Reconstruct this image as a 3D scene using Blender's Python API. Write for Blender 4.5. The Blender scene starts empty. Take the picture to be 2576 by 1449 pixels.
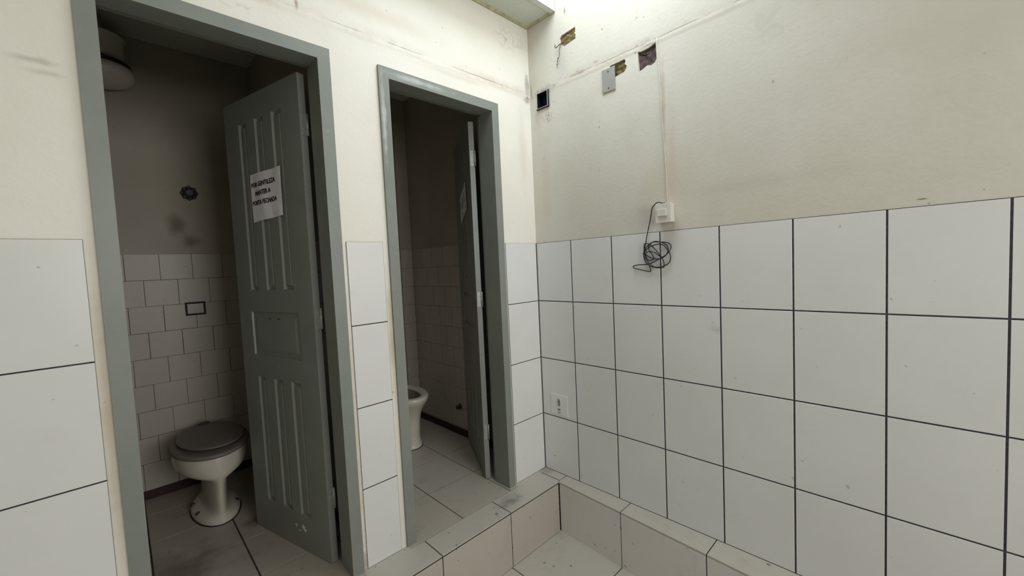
import bpy, bmesh, math, random
from mathutils import Vector, Matrix, noise as mnoise
random.seed(4)
scn = bpy.context.scene
COL = scn.collection
PI = math.pi

# ------------------------------------------------------------------ camera, world, light, exposure
cam_d = bpy.data.cameras.new('camera')
cam = bpy.data.objects.new('camera', cam_d)
COL.objects.link(cam)
cam_d.sensor_fit = 'HORIZONTAL'
cam_d.sensor_width = 36.0
cam_d.lens = 1020.309 / 2576 * 36.0
cam_d.clip_start = 0.02
RX = Vector((0.71513009, -0.6974656, -0.04615945))
UP = Vector((0.07096696, 0.00675101, 0.99745582))
FW = Vector((0.6953795, 0.71658646, -0.05432486))
m = Matrix((RX, UP, -FW)).transposed().to_4x4()
m.translation = Vector((-1.8936, -1.7153, 1.3043))
cam.matrix_world = m
scn.camera = cam

scn.view_settings.view_transform = 'Standard'
scn.view_settings.look = 'None'
scn.view_settings.gamma = 1.0
scn.view_settings.use_curve_mapping = False
scn.view_settings.exposure = -0.03

world = bpy.data.worlds.new('world')
scn.world = world
world.use_nodes = True
bg = world.node_tree.nodes['Background']
bg.inputs[0].default_value = (0.80, 0.90, 1.0, 1)
bg.inputs[1].default_value = 1.2


def area(name, loc, direction, sx, sy, power, color):
    d = bpy.data.lights.new(name, 'AREA')
    d.shape = 'RECTANGLE'
    d.size, d.size_y = sx, sy
    d.energy = power
    d.color = color
    o = bpy.data.objects.new(name, d)
    o.location = loc
    o.rotation_euler = Vector(direction).to_track_quat('-Z', 'Y').to_euler()
    COL.objects.link(o)
    return o


# daylight falling through the roof light over the corner and the window behind the photographer
area('daylight_roof', (-0.50, -0.70, 3.24), (0, 0, -1), 0.8, 0.85, 21, (0.84, 0.93, 1.0))
area('daylight_window', (-1.0, -3.93, 1.65), (0, 1, 0), 1.7, 1.3, 46, (1.0, 0.965, 0.935))


# ------------------------------------------------------------------ node helper
class NT:
    def __init__(s, name, rough=0.5, spec=0.5):
        s.mat = bpy.data.materials.new(name)
        s.mat.use_nodes = True
        s.t = s.mat.node_tree
        s.b = s.t.nodes['Principled BSDF']
        s.b.inputs['Roughness'].default_value = rough
        s.b.inputs['Specular IOR Level'].default_value = spec
        s.pos = s.t.nodes.new('ShaderNodeNewGeometry').outputs['Position']

    def put(s, sock, v):
        if isinstance(v, (int, float)):
            sock.default_value = v
        elif isinstance(v, (tuple, list)):
            sock.default_value = tuple(v) + ((1,) if len(v) == 3 and sock.type == 'RGBA' else ())
        else:
            s.t.links.new(v, sock)

    def m(s, op, a, b=0.0, c=None, clamp=False):
        n = s.t.nodes.new('ShaderNodeMath')
        n.operation = op
        n.use_clamp = clamp
        s.put(n.inputs[0], a)
        s.put(n.inputs[1], b)
        if c is not None:
            s.put(n.inputs[2], c)
        return n.outputs[0]

    def ramp(s, v, a, b, lo=0.0, hi=1.0):
        n = s.t.nodes.new('ShaderNodeMapRange')
        n.interpolation_type = 'SMOOTHSTEP'
        s.put(n.inputs[0], v)
        for i, x in enumerate((a, b, lo, hi)):
            n.inputs[i + 1].default_value = x
        return n.outputs[0]

    def noise(s, scale, detail=3.0, rough=0.55, vec=None, stretch=None, off=(0, 0, 0)):
        v = vec or s.pos
        if stretch or off != (0, 0, 0):
            mp = s.t.nodes.new('ShaderNodeMapping')
            s.t.links.new(v, mp.inputs[0])
            mp.inputs['Scale'].default_value = stretch or (1, 1, 1)
            mp.inputs['Location'].default_value = off
            v = mp.outputs[0]
        n = s.t.nodes.new('ShaderNodeTexNoise')
        s.t.links.new(v, n.inputs['Vector'])
        n.inputs['Scale'].default_value = scale
        n.inputs['Detail'].default_value = detail
        n.inputs['Roughness'].default_value = rough
        return n.outputs[0]

    def mix(s, f, a, b):
        n = s.t.nodes.new('ShaderNodeMix')
        n.data_type = 'RGBA'
        s.put(n.inputs[0], f)
        s.put(n.inputs[6], a)
        s.put(n.inputs[7], b)
        return n.outputs[2]

    def xyz(s):
        n = s.t.nodes.new('ShaderNodeSeparateXYZ')
        s.t.links.new(s.pos, n.inputs[0])
        return n.outputs

    def blob(s, c, r, wob=0.35, scale=14.0, hard=0.0):
        """soft stain of its own shape centred on c with radii r (metres)"""
        p = s.xyz()
        d = None
        for i in range(3):
            e = s.m('POWER', s.m('ABSOLUTE', s.m('DIVIDE', s.m('SUBTRACT', p[i], c[i]), r[i])), 2.0)
            d = e if d is None else s.m('ADD', d, e)
        d = s.m('SQRT', d)
        d = s.m('ADD', d, s.m('MULTIPLY', s.m('SUBTRACT', s.noise(scale, 4), 0.5), wob * 2))
        return s.ramp(d, 1.0, hard, 0.0, 1.0)

    def bump(s, h, strength=0.2, dist=0.002):
        n = s.t.nodes.new('ShaderNodeBump')
        n.inputs['Strength'].default_value = strength
        n.inputs['Distance'].default_value = dist
        s.t.links.new(h, n.inputs['Height'])
        s.t.links.new(n.outputs[0], s.b.inputs['Normal'])

    def color(s, c):
        s.put(s.b.inputs['Base Color'], c)
        return s.mat


def simple(name, col, rough=0.5, var=0.06, scale=18, metal=0.0, spec=0.5):
    n = NT(name, rough, spec)
    n.b.inputs['Metallic'].default_value = metal
    f = n.ramp(n.noise(scale, 4), 0.3, 0.7)
    lo = tuple(c * (1 - var) for c in col)
    hi = tuple(min(1, c * (1 + var)) for c in col)
    return n.color(n.mix(f, lo, hi))


JZ = 2.343        # paint joint around the room


def paint(name, base, alt, grime=(0.20, 0.16, 0.13), joint=None, extra=None, amount=0.5, speck=0.35, lines=None, flecks=None):
    n = NT(name, 0.62, 0.35)
    p = n.xyz()
    c = n.mix(n.ramp(n.noise(1.6, 4, 0.6), 0.35, 0.68), base, alt)
    c = n.mix(n.m('MULTIPLY', n.ramp(n.noise(3.7, 6, 0.7, off=(3, 1, 7)), 0.52, 0.78), 0.16 * amount * 2), c, tuple(x * 0.72 for x in base))
    # small specks and scuffs
    sp = n.ramp(n.noise(26, 2, 0.5, off=(9, 4, 2)), 0.735, 0.77)
    c = n.mix(n.m('MULTIPLY', sp, speck), c, grime)
    if joint:
        d = n.m('ABSOLUTE', n.m('SUBTRACT', p[2], n.m('ADD', JZ, n.m('MULTIPLY', n.m('SUBTRACT', n.noise(9, 3), 0.5), 0.010))))
        thin = n.m('MULTIPLY', n.ramp(d, 0.0035, 0.0008), n.ramp(n.noise(5.0, 3, off=(2, 2, 2)), 0.42, 0.60))
        soft = n.m('MULTIPLY', n.ramp(d, 0.045, 0.0), n.ramp(n.noise(3.2, 5, 0.7), 0.40, 0.70))
        c = n.mix(n.m('MULTIPLY', soft, 0.62), c, joint)
        c = n.mix(n.m('MULTIPLY', thin, 0.70), c, grime)
        d2 = n.m('SUBTRACT', n.m('ADD', p[2], n.m('MULTIPLY', n.m('SUBTRACT', n.noise(6, 3, off=(5, 5, 5)), 0.5), 0.02)), JZ)
        ridge = n.ramp(n.m('ABSOLUTE', n.m('ADD', d2, 0.014)), 0.020, 0.0)
    for (cc, rr, col, amt, wob, sc) in (extra or []):
        c = n.mix(n.m('MULTIPLY', n.blob(cc, rr, wob, sc), amt), c, col)
    for (cc, rr, col, amt, sc) in (lines or []):       # crackled thin lines inside a patch
        e = n.m('ABSOLUTE', n.m('SUBTRACT', n.noise(sc, 2, 0.5, off=(cc[1] * 7, 1, 3)), 0.5))
        c = n.mix(n.m('MULTIPLY', n.m('MULTIPLY', n.ramp(e, 0.030, 0.008), n.blob(cc, rr, 0.3, 12)), amt), c, col)
    for (cc, rr, sc, th, st) in (flecks or []):        # dark flecks and scuffs
        f = n.ramp(n.noise(sc, 3, 0.6, stretch=st, off=(2, 6, 1)), th, th + 0.03)
        c = n.mix(n.m('MULTIPLY', n.m('MULTIPLY', f, n.blob(cc, rr, 0.3, 6)), 0.6), c, grime)
    h = n.m('ADD', n.noise(55, 4), n.m('MULTIPLY', n.noise(5, 3), 2.0))
    if joint:
        h = n.m('ADD', h, n.m('MULTIPLY', ridge, 1.6))
    n.bump(h, 0.25, 0.003)
    return n.color(c)


def tile_mat(name, base, rough, dirt, amt, extra=None, speck=0.5, spk_th=0.74):
    n = NT(name, rough, 0.5)
    c = n.mix(n.ramp(n.noise(2.3, 4), 0.3, 0.7), base, tuple(x * 0.95 for x in base))
    c = n.mix(n.m('MULTIPLY', n.ramp(n.noise(7, 6, 0.7), 0.50, 0.80), amt), c, dirt)
    sp = n.ramp(n.noise(34, 2, 0.4, off=(1, 8, 2)), spk_th, spk_th + 0.03)
    c = n.mix(n.m('MULTIPLY', sp, speck), c, (0.10, 0.085, 0.07))
    for (cc, rr, col, a, wob, sc) in (extra or []):
        c = n.mix(n.m('MULTIPLY', n.blob(cc, rr, wob, sc), a), c, col)
    n.bump(n.noise(2.2, 2), 0.05, 0.01)
    return n.color(c)


GR = (0.12, 0.10, 0.09)
M = {}
M['paint_back'] = paint('cream_paint_back', (0.76, 0.73, 0.645), (0.80, 0.775, 0.70), joint=(0.50, 0.36, 0.27), extra=[
    ((-0.02, 0, 2.40), (0.03, 0.1, 0.10), GR, 0.5, 0.8, 25),
    ((-0.03, 0, 2.31), (0.05, 0.1, 0.03), GR, 0.5, 0.9, 30),
    ((-2.02, 0, 1.93), (0.06, 0.1, 0.015), (0.40, 0.37, 0.32), 0.6, 0.7, 18),
    ((-2.0, 0, 1.90), (0.05, 0.1, 0.012), (0.40, 0.37, 0.32), 0.4, 0.7, 18),
    ((-1.0, 0, 2.45), (0.5, 0.1, 0.06), (0.55, 0.42, 0.30), 0.30, 0.6, 5),
    ((-0.006, 0, 2.385), (0.004, 0.1, 0.05), (0.07, 0.055, 0.04), 0.8, 0.3, 25),
    ((-0.02, 0, 2.325), (0.012, 0.1, 0.014), (0.10, 0.08, 0.06), 0.6, 0.6, 40),
    ((-1.32, 0, 2.36), (0.01, 0.1, 0.03), (0.25, 0.10, 0.06), 0.7, 0.5, 30),
    ((-0.08, 0, 2.0), (0.05, 0.1, 0.35), (0.62, 0.50, 0.40), 0.35, 0.5, 6),
    ((-0.55, 0, 2.30), (0.35, 0.1, 0.02), (0.60, 0.50, 0.42), 0.35, 0.6, 8),
    ((-1.94, 0, 0.9), (0.03, 0.1, 0.6), (0.50, 0.40, 0.28), 0.6, 0.5, 9),
    ((-1.20, 0, 0.6), (0.02, 0.1, 0.9), (0.55, 0.45, 0.34), 0.45, 0.6, 12),
    ((-1.20, 0, 0.03), (0.03, 0.1, 0.09), (0.30, 0.25, 0.18), 0.6, 0.7, 40),
    ((-1.01, 0, 1.0), (0.02, 0.1, 0.4), (0.48, 0.37, 0.22), 0.6, 0.5, 9)],
    lines=[((-0.15, 0, 2.62), (0.20, 0.1, 0.10), (0.35, 0.33, 0.30), 0.35, 8), ((-1.5, 0, 2.27), (0.30, 0.1, 0.02), (0.5, 0.45, 0.38), 0.4, 9)],
    flecks=[((-0.7, 0, 2.42), (0.9, 0.1, 0.16), 30, 0.70, (1, 1, 1))])
M['paint_right'] = paint('dimmed_cream_paint_right', (0.60, 0.57, 0.485), (0.65, 0.625, 0.555), joint=(0.42, 0.33, 0.26), speck=0.45, extra=[  # base darker than the back paint: weaker light on this wall painted in
    ((0, -0.11, 2.335), (0.1, 0.11, 0.03), GR, 0.6, 0.9, 40),
    ((0, -0.13, 2.17), (0.1, 0.06, 0.035), (0.42, 0.34, 0.28), 0.3, 1.1, 25),
    ((0, -0.05, 2.20), (0.1, 0.06, 0.12), (0.45, 0.38, 0.31), 0.35, 0.6, 12),
    ((0, -0.36, 2.345), (0.1, 0.10, 0.012), (0.30, 0.23, 0.17), 0.7, 0.7, 25),
    ((0, -0.25, 2.44), (0.1, 0.05, 0.13), (0.52, 0.50, 0.46), 0.5, 0.6, 9),
    ((0, -1.52, 2.27), (0.1, 0.10, 0.014), (0.20, 0.19, 0.17), 0.6, 0.8, 14),
    ((0, -0.84, 2.0), (0.1, 0.014, 0.34), (0.40, 0.31, 0.22), 0.5, 0.7, 14),
    ((0, -1.25, 1.60), (0.1, 0.35, 0.05), (0.52, 0.49, 0.43), 0.5, 0.5, 5),
    ((0, -0.85, 1.62), (0.1, 0.20, 0.22), (0.60, 0.50, 0.40), 0.4, 0.6, 6),
    ((0, -0.010, 2.36), (0.1, 0.008, 0.05), (0.10, 0.08, 0.06), 0.6, 0.5, 30),
    ((0, -0.285, 2.72), (0.1, 0.012, 0.03), (0.12, 0.10, 0.07), 0.8, 0.8, 45),
    ((0, -0.78, 2.328), (0.1, 0.06, 0.008), (0.30, 0.24, 0.18), 0.7, 0.8, 40),
    ((0, -0.704, 2.318), (0.1, 0.007, 0.008), (0.12, 0.09, 0.08), 0.9, 0.5, 50),
    ((0, -0.875, 1.80), (0.1, 0.035, 0.30), (0.60, 0.46, 0.38), 0.45, 0.6, 7),
    ((0, -0.10, 1.75), (0.1, 0.05, 0.30), (0.58, 0.46, 0.38), 0.35, 0.6, 7),
    ((0, -1.70, 1.46), (0.1, 0.02, 0.004), GR, 0.9, 0.5, 30)],
    lines=[((0, -0.135, 2.175), (0.1, 0.06, 0.035), (0.22, 0.18, 0.15), 0.8, 16), ((0, -0.19, 2.27), (0.1, 0.03, 0.07), (0.25, 0.20, 0.17), 0.6, 16),
           ((0, -0.72, 2.35), (0.1, 0.12, 0.02), (0.25, 0.2, 0.17), 0.6, 20), ((0, -1.5, 2.20), (0.1, 0.5, 0.10), (0.42, 0.40, 0.36), 0.4, 5)],
    flecks=[((0, -0.5, 2.45), (0.1, 0.7, 0.22), 34, 0.675, (1, 1, 1)), ((0, -0.5, 2.0), (0.1, 0.9, 0.6), 22, 0.72, (1, 1, 0.5)), ((0, -0.35, 2.36), (0.1, 0.30, 0.035), 40, 0.60, (1, 0.6, 1.6))])
M['paint_stall'] = paint('dimmed_stall_paint', (0.36, 0.325, 0.265), (0.41, 0.37, 0.31), extra=[  # cream base lowered, the stalls' dimness put into the paint; stains on top
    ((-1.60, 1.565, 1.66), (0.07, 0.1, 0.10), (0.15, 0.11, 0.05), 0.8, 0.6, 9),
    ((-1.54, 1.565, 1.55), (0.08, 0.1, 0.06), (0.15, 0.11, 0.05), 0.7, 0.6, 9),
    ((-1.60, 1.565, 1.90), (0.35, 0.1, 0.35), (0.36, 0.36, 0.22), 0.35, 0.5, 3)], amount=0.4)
M['ceiling'] = simple('ceiling_paint', (0.60, 0.62, 0.56), 0.7, 0.04, 6)
M['caulk'] = simple('yellowed_caulk', (0.42, 0.40, 0.24), 0.7, 0.25, 30)
M['tile'] = tile_mat('white_wall_tile', (0.72, 0.72, 0.70), 0.24, (0.58, 0.56, 0.52), 0.22, speck=0.30, extra=[
    ((0, -1.06, 0.98), (0.1, 0.05, 0.03), (0.50, 0.47, 0.42), 0.45, 0.9, 40),
    ((0, -0.08, 0.10), (0.1, 0.006, 0.008), (0.05, 0.04, 0.04), 0.9, 0.2, 20)])
M['riser'] = tile_mat('grey_white_kerb_tile', (0.66, 0.635, 0.615), 0.3, (0.42, 0.40, 0.38), 0.35, speck=0.5, spk_th=0.72)
M['tile_grout'] = simple('dark_wall_grout', (0.040, 0.037, 0.046), 0.85, 0.3, 60)
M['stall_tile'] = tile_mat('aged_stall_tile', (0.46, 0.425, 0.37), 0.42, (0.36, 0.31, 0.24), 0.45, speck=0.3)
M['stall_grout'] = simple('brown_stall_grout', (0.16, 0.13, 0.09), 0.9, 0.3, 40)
M['floor_tile'] = tile_mat('beige_floor_tile', (0.46, 0.43, 0.37), 0.40, (0.28, 0.245, 0.20), 0.40, speck=0.7, spk_th=0.72, extra=[
    ((-0.42, -0.10, 0), (0.12, 0.06, 0.1), (0.16, 0.14, 0.12), 0.65, 0.8, 30),
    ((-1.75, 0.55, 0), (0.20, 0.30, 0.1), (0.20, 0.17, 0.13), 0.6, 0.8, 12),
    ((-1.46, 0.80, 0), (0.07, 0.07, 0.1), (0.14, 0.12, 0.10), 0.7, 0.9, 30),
    ((-0.11, -0.22, -0.2), (0.06, 0.06, 0.16), (0.20, 0.13, 0.10), 0.35, 1.1, 45),
    ((-0.03, -0.03, 0), (0.08, 0.09, 0.1), (0.25, 0.18, 0.14), 0.5, 1.0, 40)])
M['stall_floor'] = tile_mat('dimmed_stall_floor_tile', (0.40, 0.36, 0.30), 0.40, (0.19, 0.16, 0.13), 0.5, speck=0.7, spk_th=0.72, extra=[  # darker copy of the floor tile, stall shade in its base colour, plus blotches
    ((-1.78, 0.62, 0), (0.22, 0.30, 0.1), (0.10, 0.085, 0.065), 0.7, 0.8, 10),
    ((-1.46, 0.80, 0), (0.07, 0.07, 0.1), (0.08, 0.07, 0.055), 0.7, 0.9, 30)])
M['floor_grout'] = simple('black_floor_grout', (0.04, 0.036, 0.035), 0.9, 0.3, 40)
M['red_base'] = simple('dark_red_baseboard_paint', (0.028, 0.007, 0.006), 0.6, 0.3, 20)


def door_paint(name, worn=None):
    n = NT(name, 0.42, 0.45)
    c = n.mix(n.ramp(n.noise(4, 5, 0.65), 0.3, 0.7), (0.205, 0.222, 0.198), (0.232, 0.248, 0.222))
    c = n.mix(n.m('MULTIPLY', n.ramp(n.noise(30, 3), 0.70, 0.76), 0.25), c, (0.40, 0.42, 0.39))
    for (cc, rr, col, a, wob, sc) in (worn or []):
        c = n.mix(n.m('MULTIPLY', n.blob(cc, rr, wob, sc), a), c, col)
    n.bump(n.noise(12, 5, 0.6, stretch=(1, 1, 0.25)), 0.25, 0.002)
    return n.color(c)


M['door'] = door_paint('grey_green_enamel')
M['door_worn'] = door_paint('grey_green_enamel_worn', [
    ((-0.80, 0, 2.20), (0.24, 0.3, 0.02), (0.50, 0.53, 0.52), 0.75, 0.8, 11),
    ((-0.985, 0, 2.0), (0.014, 0.3, 0.30), (0.52, 0.54, 0.52), 0.75, 0.9, 18)])
M['hinge'] = simple('painted_hinge', (0.30, 0.32, 0.29), 0.4, 0.15, 60, 0.3)
M['chip'] = simple('exposed_primer', (0.62, 0.64, 0.62), 0.7)
M['ceramic'] = simple('cream_ceramic', (0.60, 0.56, 0.48), 0.16, 0.05, 8)
M['ceramic_in'] = simple('brownish_ceramic', (0.34, 0.31, 0.24), 0.25, 0.15, 12)  # darker, browner tone than the outer ceramic
M['seat'] = simple('brown_grey_seat_plastic', (0.165, 0.145, 0.128), 0.5, 0.05)
M['black'] = simple('black_rubber', (0.012, 0.011, 0.012), 0.5)
M['navy'] = simple('navy_plastic', (0.002, 0.003, 0.010), 0.6)
M['white_pl'] = simple('aged_white_plastic', (0.66, 0.645, 0.57), 0.38, 0.03)
M['painted_over'] = M['tile']
M['mark'] = simple('brown_grey_marks', (0.27, 0.25, 0.23), 0.6, 0.3, 90)
M['grey_plate'] = simple('grey_steel_plate', (0.30, 0.295, 0.265), 0.6, 0.04)
M['screw'] = simple('dark_screw', (0.04, 0.04, 0.035), 0.5)
M['olive'] = simple('ochre_mortar', (0.15, 0.115, 0.045), 0.95, 0.4, 45)
M['brick'] = simple('purple_brown_brick', (0.095, 0.062, 0.062), 0.95, 0.35, 30)
M['cable'] = simple('black_cable_jacket', (0.010, 0.010, 0.014), 0.45)
M['wire_red'] = simple('red_wire', (0.13, 0.025, 0.02), 0.6)
M['wire_brown'] = simple('brown_wire', (0.07, 0.03, 0.025), 0.6)
M['paper'] = simple('white_paper', (0.86, 0.85, 0.88), 0.8, 0.03)
M['ink'] = simple('black_ink', (0.008, 0.008, 0.010), 0.7)
M['glass_globe'] = simple('opal_glass_globe', (0.62, 0.58, 0.52), 0.25, 0.02)
M['rim'] = simple('black_opening_rim', (0.010, 0.008, 0.008), 0.7)
M['window_metal'] = simple('white_window_frame', (0.7, 0.7, 0.68), 0.4)
M['conduit'] = M['paint_right']


# ------------------------------------------------------------------ mesh helpers
def link(name, bm, mats, parent=None, smooth=False, recalc=True):
    if recalc:
        bmesh.ops.recalc_face_normals(bm, faces=bm.faces[:])
    me = bpy.data.meshes.new(name)
    bm.to_mesh(me)
    bm.free()
    for mm in (mats if isinstance(mats, (list, tuple)) else [mats]):
        me.materials.append(mm)
    if smooth:
        for p in me.polygons:
            p.use_smooth = True
    o = bpy.data.objects.new(name, me)
    COL.objects.link(o)
    if parent:
        o.parent = parent
    return o


def tag(o, label=None, cat=None, group=None, kind=None):
    if label: o['label'] = label
    if cat: o['category'] = cat
    if group: o['group'] = group
    if kind: o['kind'] = kind
    return o


def empty(name, loc=(0, 0, 0), rz=0.0):
    o = bpy.data.objects.new(name, None)
    o.location = loc
    o.rotation_euler = (0, 0, rz)
    o.empty_display_size = 0.05
    COL.objects.link(o)
    return o


def box(bm, x0, x1, y0, y1, z0, z1, mi=0, bev=0.0):
    v = [bm.verts.new((x, y, z)) for x in (x0, x1) for y in (y0, y1) for z in (z0, z1)]
    fs = []
    for idx in ((0, 1, 3, 2), (4, 6, 7, 5), (0, 4, 5, 1), (2, 3, 7, 6), (0, 2, 6, 4), (1, 5, 7, 3)):
        f = bm.faces.new([v[i] for i in idx])
        f.material_index = mi
        fs.append(f)
    if bev:
        es = set(e for f in fs for e in f.edges)
        r = bmesh.ops.bevel(bm, geom=list(es), offset=bev, segments=2, affect='EDGES', profile=0.6)
        for f in r['faces']:
            f.material_index = mi
    return v


def prism(bm, pts, axis, a0, a1, mi=0):
    """polygon pts (in the two other axes, in order) extruded from a0 to a1 along axis"""
    def P(p, a):
        if axis == 0: return (a, p[0], p[1])
        if axis == 1: return (p[0], a, p[1])
        return (p[0], p[1], a)
    A = [bm.verts.new(P(p, a0)) for p in pts]
    B = [bm.verts.new(P(p, a1)) for p in pts]
    fs = [bm.faces.new(A), bm.faces.new(B[::-1])]
    n = len(pts)
    for i in range(n):
        fs.append(bm.faces.new((A[i], B[i], B[(i + 1) % n], A[(i + 1) % n])))
    for f in fs: f.material_index = mi


def catmull(P, n=6, closed=False):
    P = [Vector(p) for p in P]
    out = []
    N = len(P)
    rng = range(N if closed else N - 1)
    for i in rng:
        a = P[(i - 1) % N] if closed or i > 0 else P[0] * 2 - P[1]
        b, c = P[i], P[(i + 1) % N]
        d = P[(i + 2) % N] if closed or i + 2 < N else P[-1] * 2 - P[-2]
        for k in range(n):
            t = k / n
            out.append(0.5 * ((2 * b) + (c - a) * t + (2 * a - 5 * b + 4 * c - d) * t * t + (-a + 3 * b - 3 * c + d) * t ** 3))
    if not closed:
        out.append(P[-1])
    return out


def tube(bm, P, r, seg=8, mi=0, caps=True):
    rings = []
    prev = None
    for i, p in enumerate(P):
        t = (P[min(i + 1, len(P) - 1)] - P[max(i - 1, 0)])
        if t.length < 1e-9: t = Vector((0, 0, 1))
        t.normalize()
        if prev is None:
            u = t.orthogonal().normalized()
        else:
            u = (prev - t * prev.dot(t))
            u = u.normalized() if u.length > 1e-6 else t.orthogonal().normalized()
        prev = u
        w = t.cross(u)
        rr = r(i / (len(P) - 1)) if callable(r) else r
        rings.append([bm.verts.new(p + (u * math.cos(2 * PI * k / seg) + w * math.sin(2 * PI * k / seg)) * rr) for k in range(seg)])
    for a, b in zip(rings, rings[1:]):
        for k in range(seg):
            f = bm.faces.new((a[k], a[(k + 1) % seg], b[(k + 1) % seg], b[k]))
            f.material_index = mi
            f.smooth = True
    if caps:
        for rg in (rings[0][::-1], rings[-1]):
            f = bm.faces.new(rg)
            f.material_index = mi


def lathe(bm, prof, c, seg=40, axis=2, mi=0):
    rings = []
    for r, h in prof:
        rg = []
        for k in range(seg):
            a = 2 * PI * k / seg
            q = [0, 0, 0]
            ax = [i for i in range(3) if i != axis]
            q[ax[0]] = c[ax[0]] + r * math.cos(a)
            q[ax[1]] = c[ax[1]] + r * math.sin(a)
            q[axis] = c[axis] + h
            rg.append(bm.verts.new(q))
        rings.append(rg)
    for a, b in zip(rings, rings[1:]):
        for k in range(seg):
            f = bm.faces.new((a[k], a[(k + 1) % seg], b[(k + 1) % seg], b[k]))
            f.material_index = mi
            f.smooth = True
    for rg in (rings[0][::-1], rings[-1]):
        bm.faces.new(rg).material_index = mi


def tiles(bm, org, u, v, n, rects, gap, depth=0.006, bev=0.0007, jit=0.0, gapv=None):
    """glazed tiles on a grout bed. rects in (u0,u1,v0,v1); face of the tile lies at org plane, bed behind it"""
    org, u, v, n = Vector(org), Vector(u), Vector(v), Vector(n)
    g2 = gap / 2
    gv = (gapv if gapv is not None else gap) / 2
    for (a, b, c, d) in rects:
        j = [random.uniform(-jit, jit) for _ in range(4)]
        lo = [(a + g2 + j[0], c + gv + j[1]), (b - g2 + j[2], c + gv + j[1]), (b - g2 + j[2], d - gv + j[3]), (a + g2 + j[0], d - gv + j[3])]
        hi = [(lo[0][0] + bev, lo[0][1] + bev), (lo[1][0] - bev, lo[1][1] + bev), (lo[2][0] - bev, lo[2][1] - bev), (lo[3][0] + bev, lo[3][1] - bev)]
        L0 = [bm.verts.new(org + u * p[0] + v * p[1] - n * depth) for p in lo]
        L1 = [bm.verts.new(org + u * p[0] + v * p[1] - n * bev) for p in lo]
        L2 = [bm.verts.new(org + u * p[0] + v * p[1]) for p in hi]
        bm.faces.new(L2)
        for X, Y in ((L0, L1), (L1, L2)):
            for k in range(4):
                bm.faces.new((X[k], X[(k + 1) % 4], Y[(k + 1) % 4], Y[k]))
        bm.faces.new(L0[::-1])


def bed(bm, org, u, v, n, a, b, c, d, back, front):
    org, u, v, n = Vector(org), Vector(u), Vector(v), Vector(n)
    V = [bm.verts.new(org + u * x + v * y - n * z) for z in (back, front) for x, y in ((a, c), (b, c), (b, d), (a, d))]
    fs = [bm.faces.new(V[0:4][::-1]), bm.faces.new(V[4:8])]
    for k in range(4):
        fs.append(bm.faces.new((V[k], V[(k + 1) % 4], V[4 + (k + 1) % 4], V[4 + k])))
    for f in fs: f.material_index = 1


def cut(o, build, extra_mats=None):
    """carve openings of irregular outline out of a mesh (evaluated once, no helper left behind)"""
    bm = bmesh.new()
    build(bm)
    bmesh.ops.recalc_face_normals(bm, faces=bm.faces[:])
    me = bpy.data.meshes.new('tmp')
    bm.to_mesh(me)
    bm.free()
    c = bpy.data.objects.new('tmp', me)
    COL.objects.link(c)
    md = o.modifiers.new('b', 'BOOLEAN')
    md.operation = 'DIFFERENCE'
    md.solver = 'EXACT'
    md.object = c
    dg = bpy.context.evaluated_depsgraph_get()
    dg.update()
    new = bpy.data.meshes.new_from_object(o.evaluated_get(dg))
    o.modifiers.clear()
    o.data = new
    bpy.data.objects.remove(c)
    bpy.data.meshes.remove(me)


X, Y, Z = (1, 0, 0), (0, 1, 0), (0, 0, 1)
NX, NY = (-1, 0, 0), (0, -1, 0)
LX, FY = -3.3, -4.0          # left and front limits of the room
CZ = 2.747                   # ceiling
LOW = -0.30                  # sunken floor
TH = 0.36
TW = 0.2695
ROWS = [(0.0, 0.358), (0.358, 0.718), (0.718, 1.078), (1.078, 1.438)]

# ------------------------------------------------------------------ floors
bm = bmesh.new()
xs = [-0.495 - 0.428 * k for k in range(-2, 8)]
ys = [-0.604 - 0.437 * k for k in range(-2, 9)]
rects = [(max(x - 0.428, LX), min(x, 0.0), max(y - 0.437, FY), min(y, 0.0)) for x in xs for y in ys
         if min(x, 0) - max(x - 0.428, LX) > 0.03 and min(y, 0) - max(y - 0.437, FY) > 0.03]
tiles(bm, (0, 0, LOW), X, Y, Z, rects, 0.005)
bed(bm, (0, 0, LOW), X, Y, Z, LX, 0, FY, 0, 0.06, 0.0015)
tag(link('floor', bm, [M['floor_tile'], M['floor_grout']]), 'sunken beige tiled floor below the tiled ledges', kind='structure')

bm = bmesh.new()
xs = [-0.344 - 0.172 * 2 * k for k in range(-1, 3)]
rects = []
for x in xs:
    for y0 in (-0.03, 0.31, 0.65, 0.99, 1.33):
        a, b = max(x - 0.344, -1.04), min(x, -0.04)
        if b - a > 0.02:
            rects.append((a, b, y0, min(y0 + 0.34, 1.565)))
tiles(bm, (0, 0, 0), X, Y, Z, rects, 0.005, gapv=0.006, bev=0.0002)
rects = []
for x in [-1.535 - 0.335 * k for k in range(-2, 3)]:
    for y0 in (-0.03, 0.32, 0.655, 0.99, 1.325):
        a, b = max(x - 0.335, -1.97), min(x, -1.15)
        if b - a > 0.02:
            rects.append((a, b, y0, min(y0 + (0.35 if y0 < 0 else 0.335), 1.565)))
tiles(bm, (0, 0, 0), X, Y, Z, rects, 0.007, gapv=0.006, bev=0.0002)
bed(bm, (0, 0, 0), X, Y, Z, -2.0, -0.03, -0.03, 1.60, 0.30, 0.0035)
tag(link('floor', bm, [M['stall_floor'], M['floor_grout']]), 'raised tiled floor inside the two toilet stalls', kind='structure')

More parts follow.
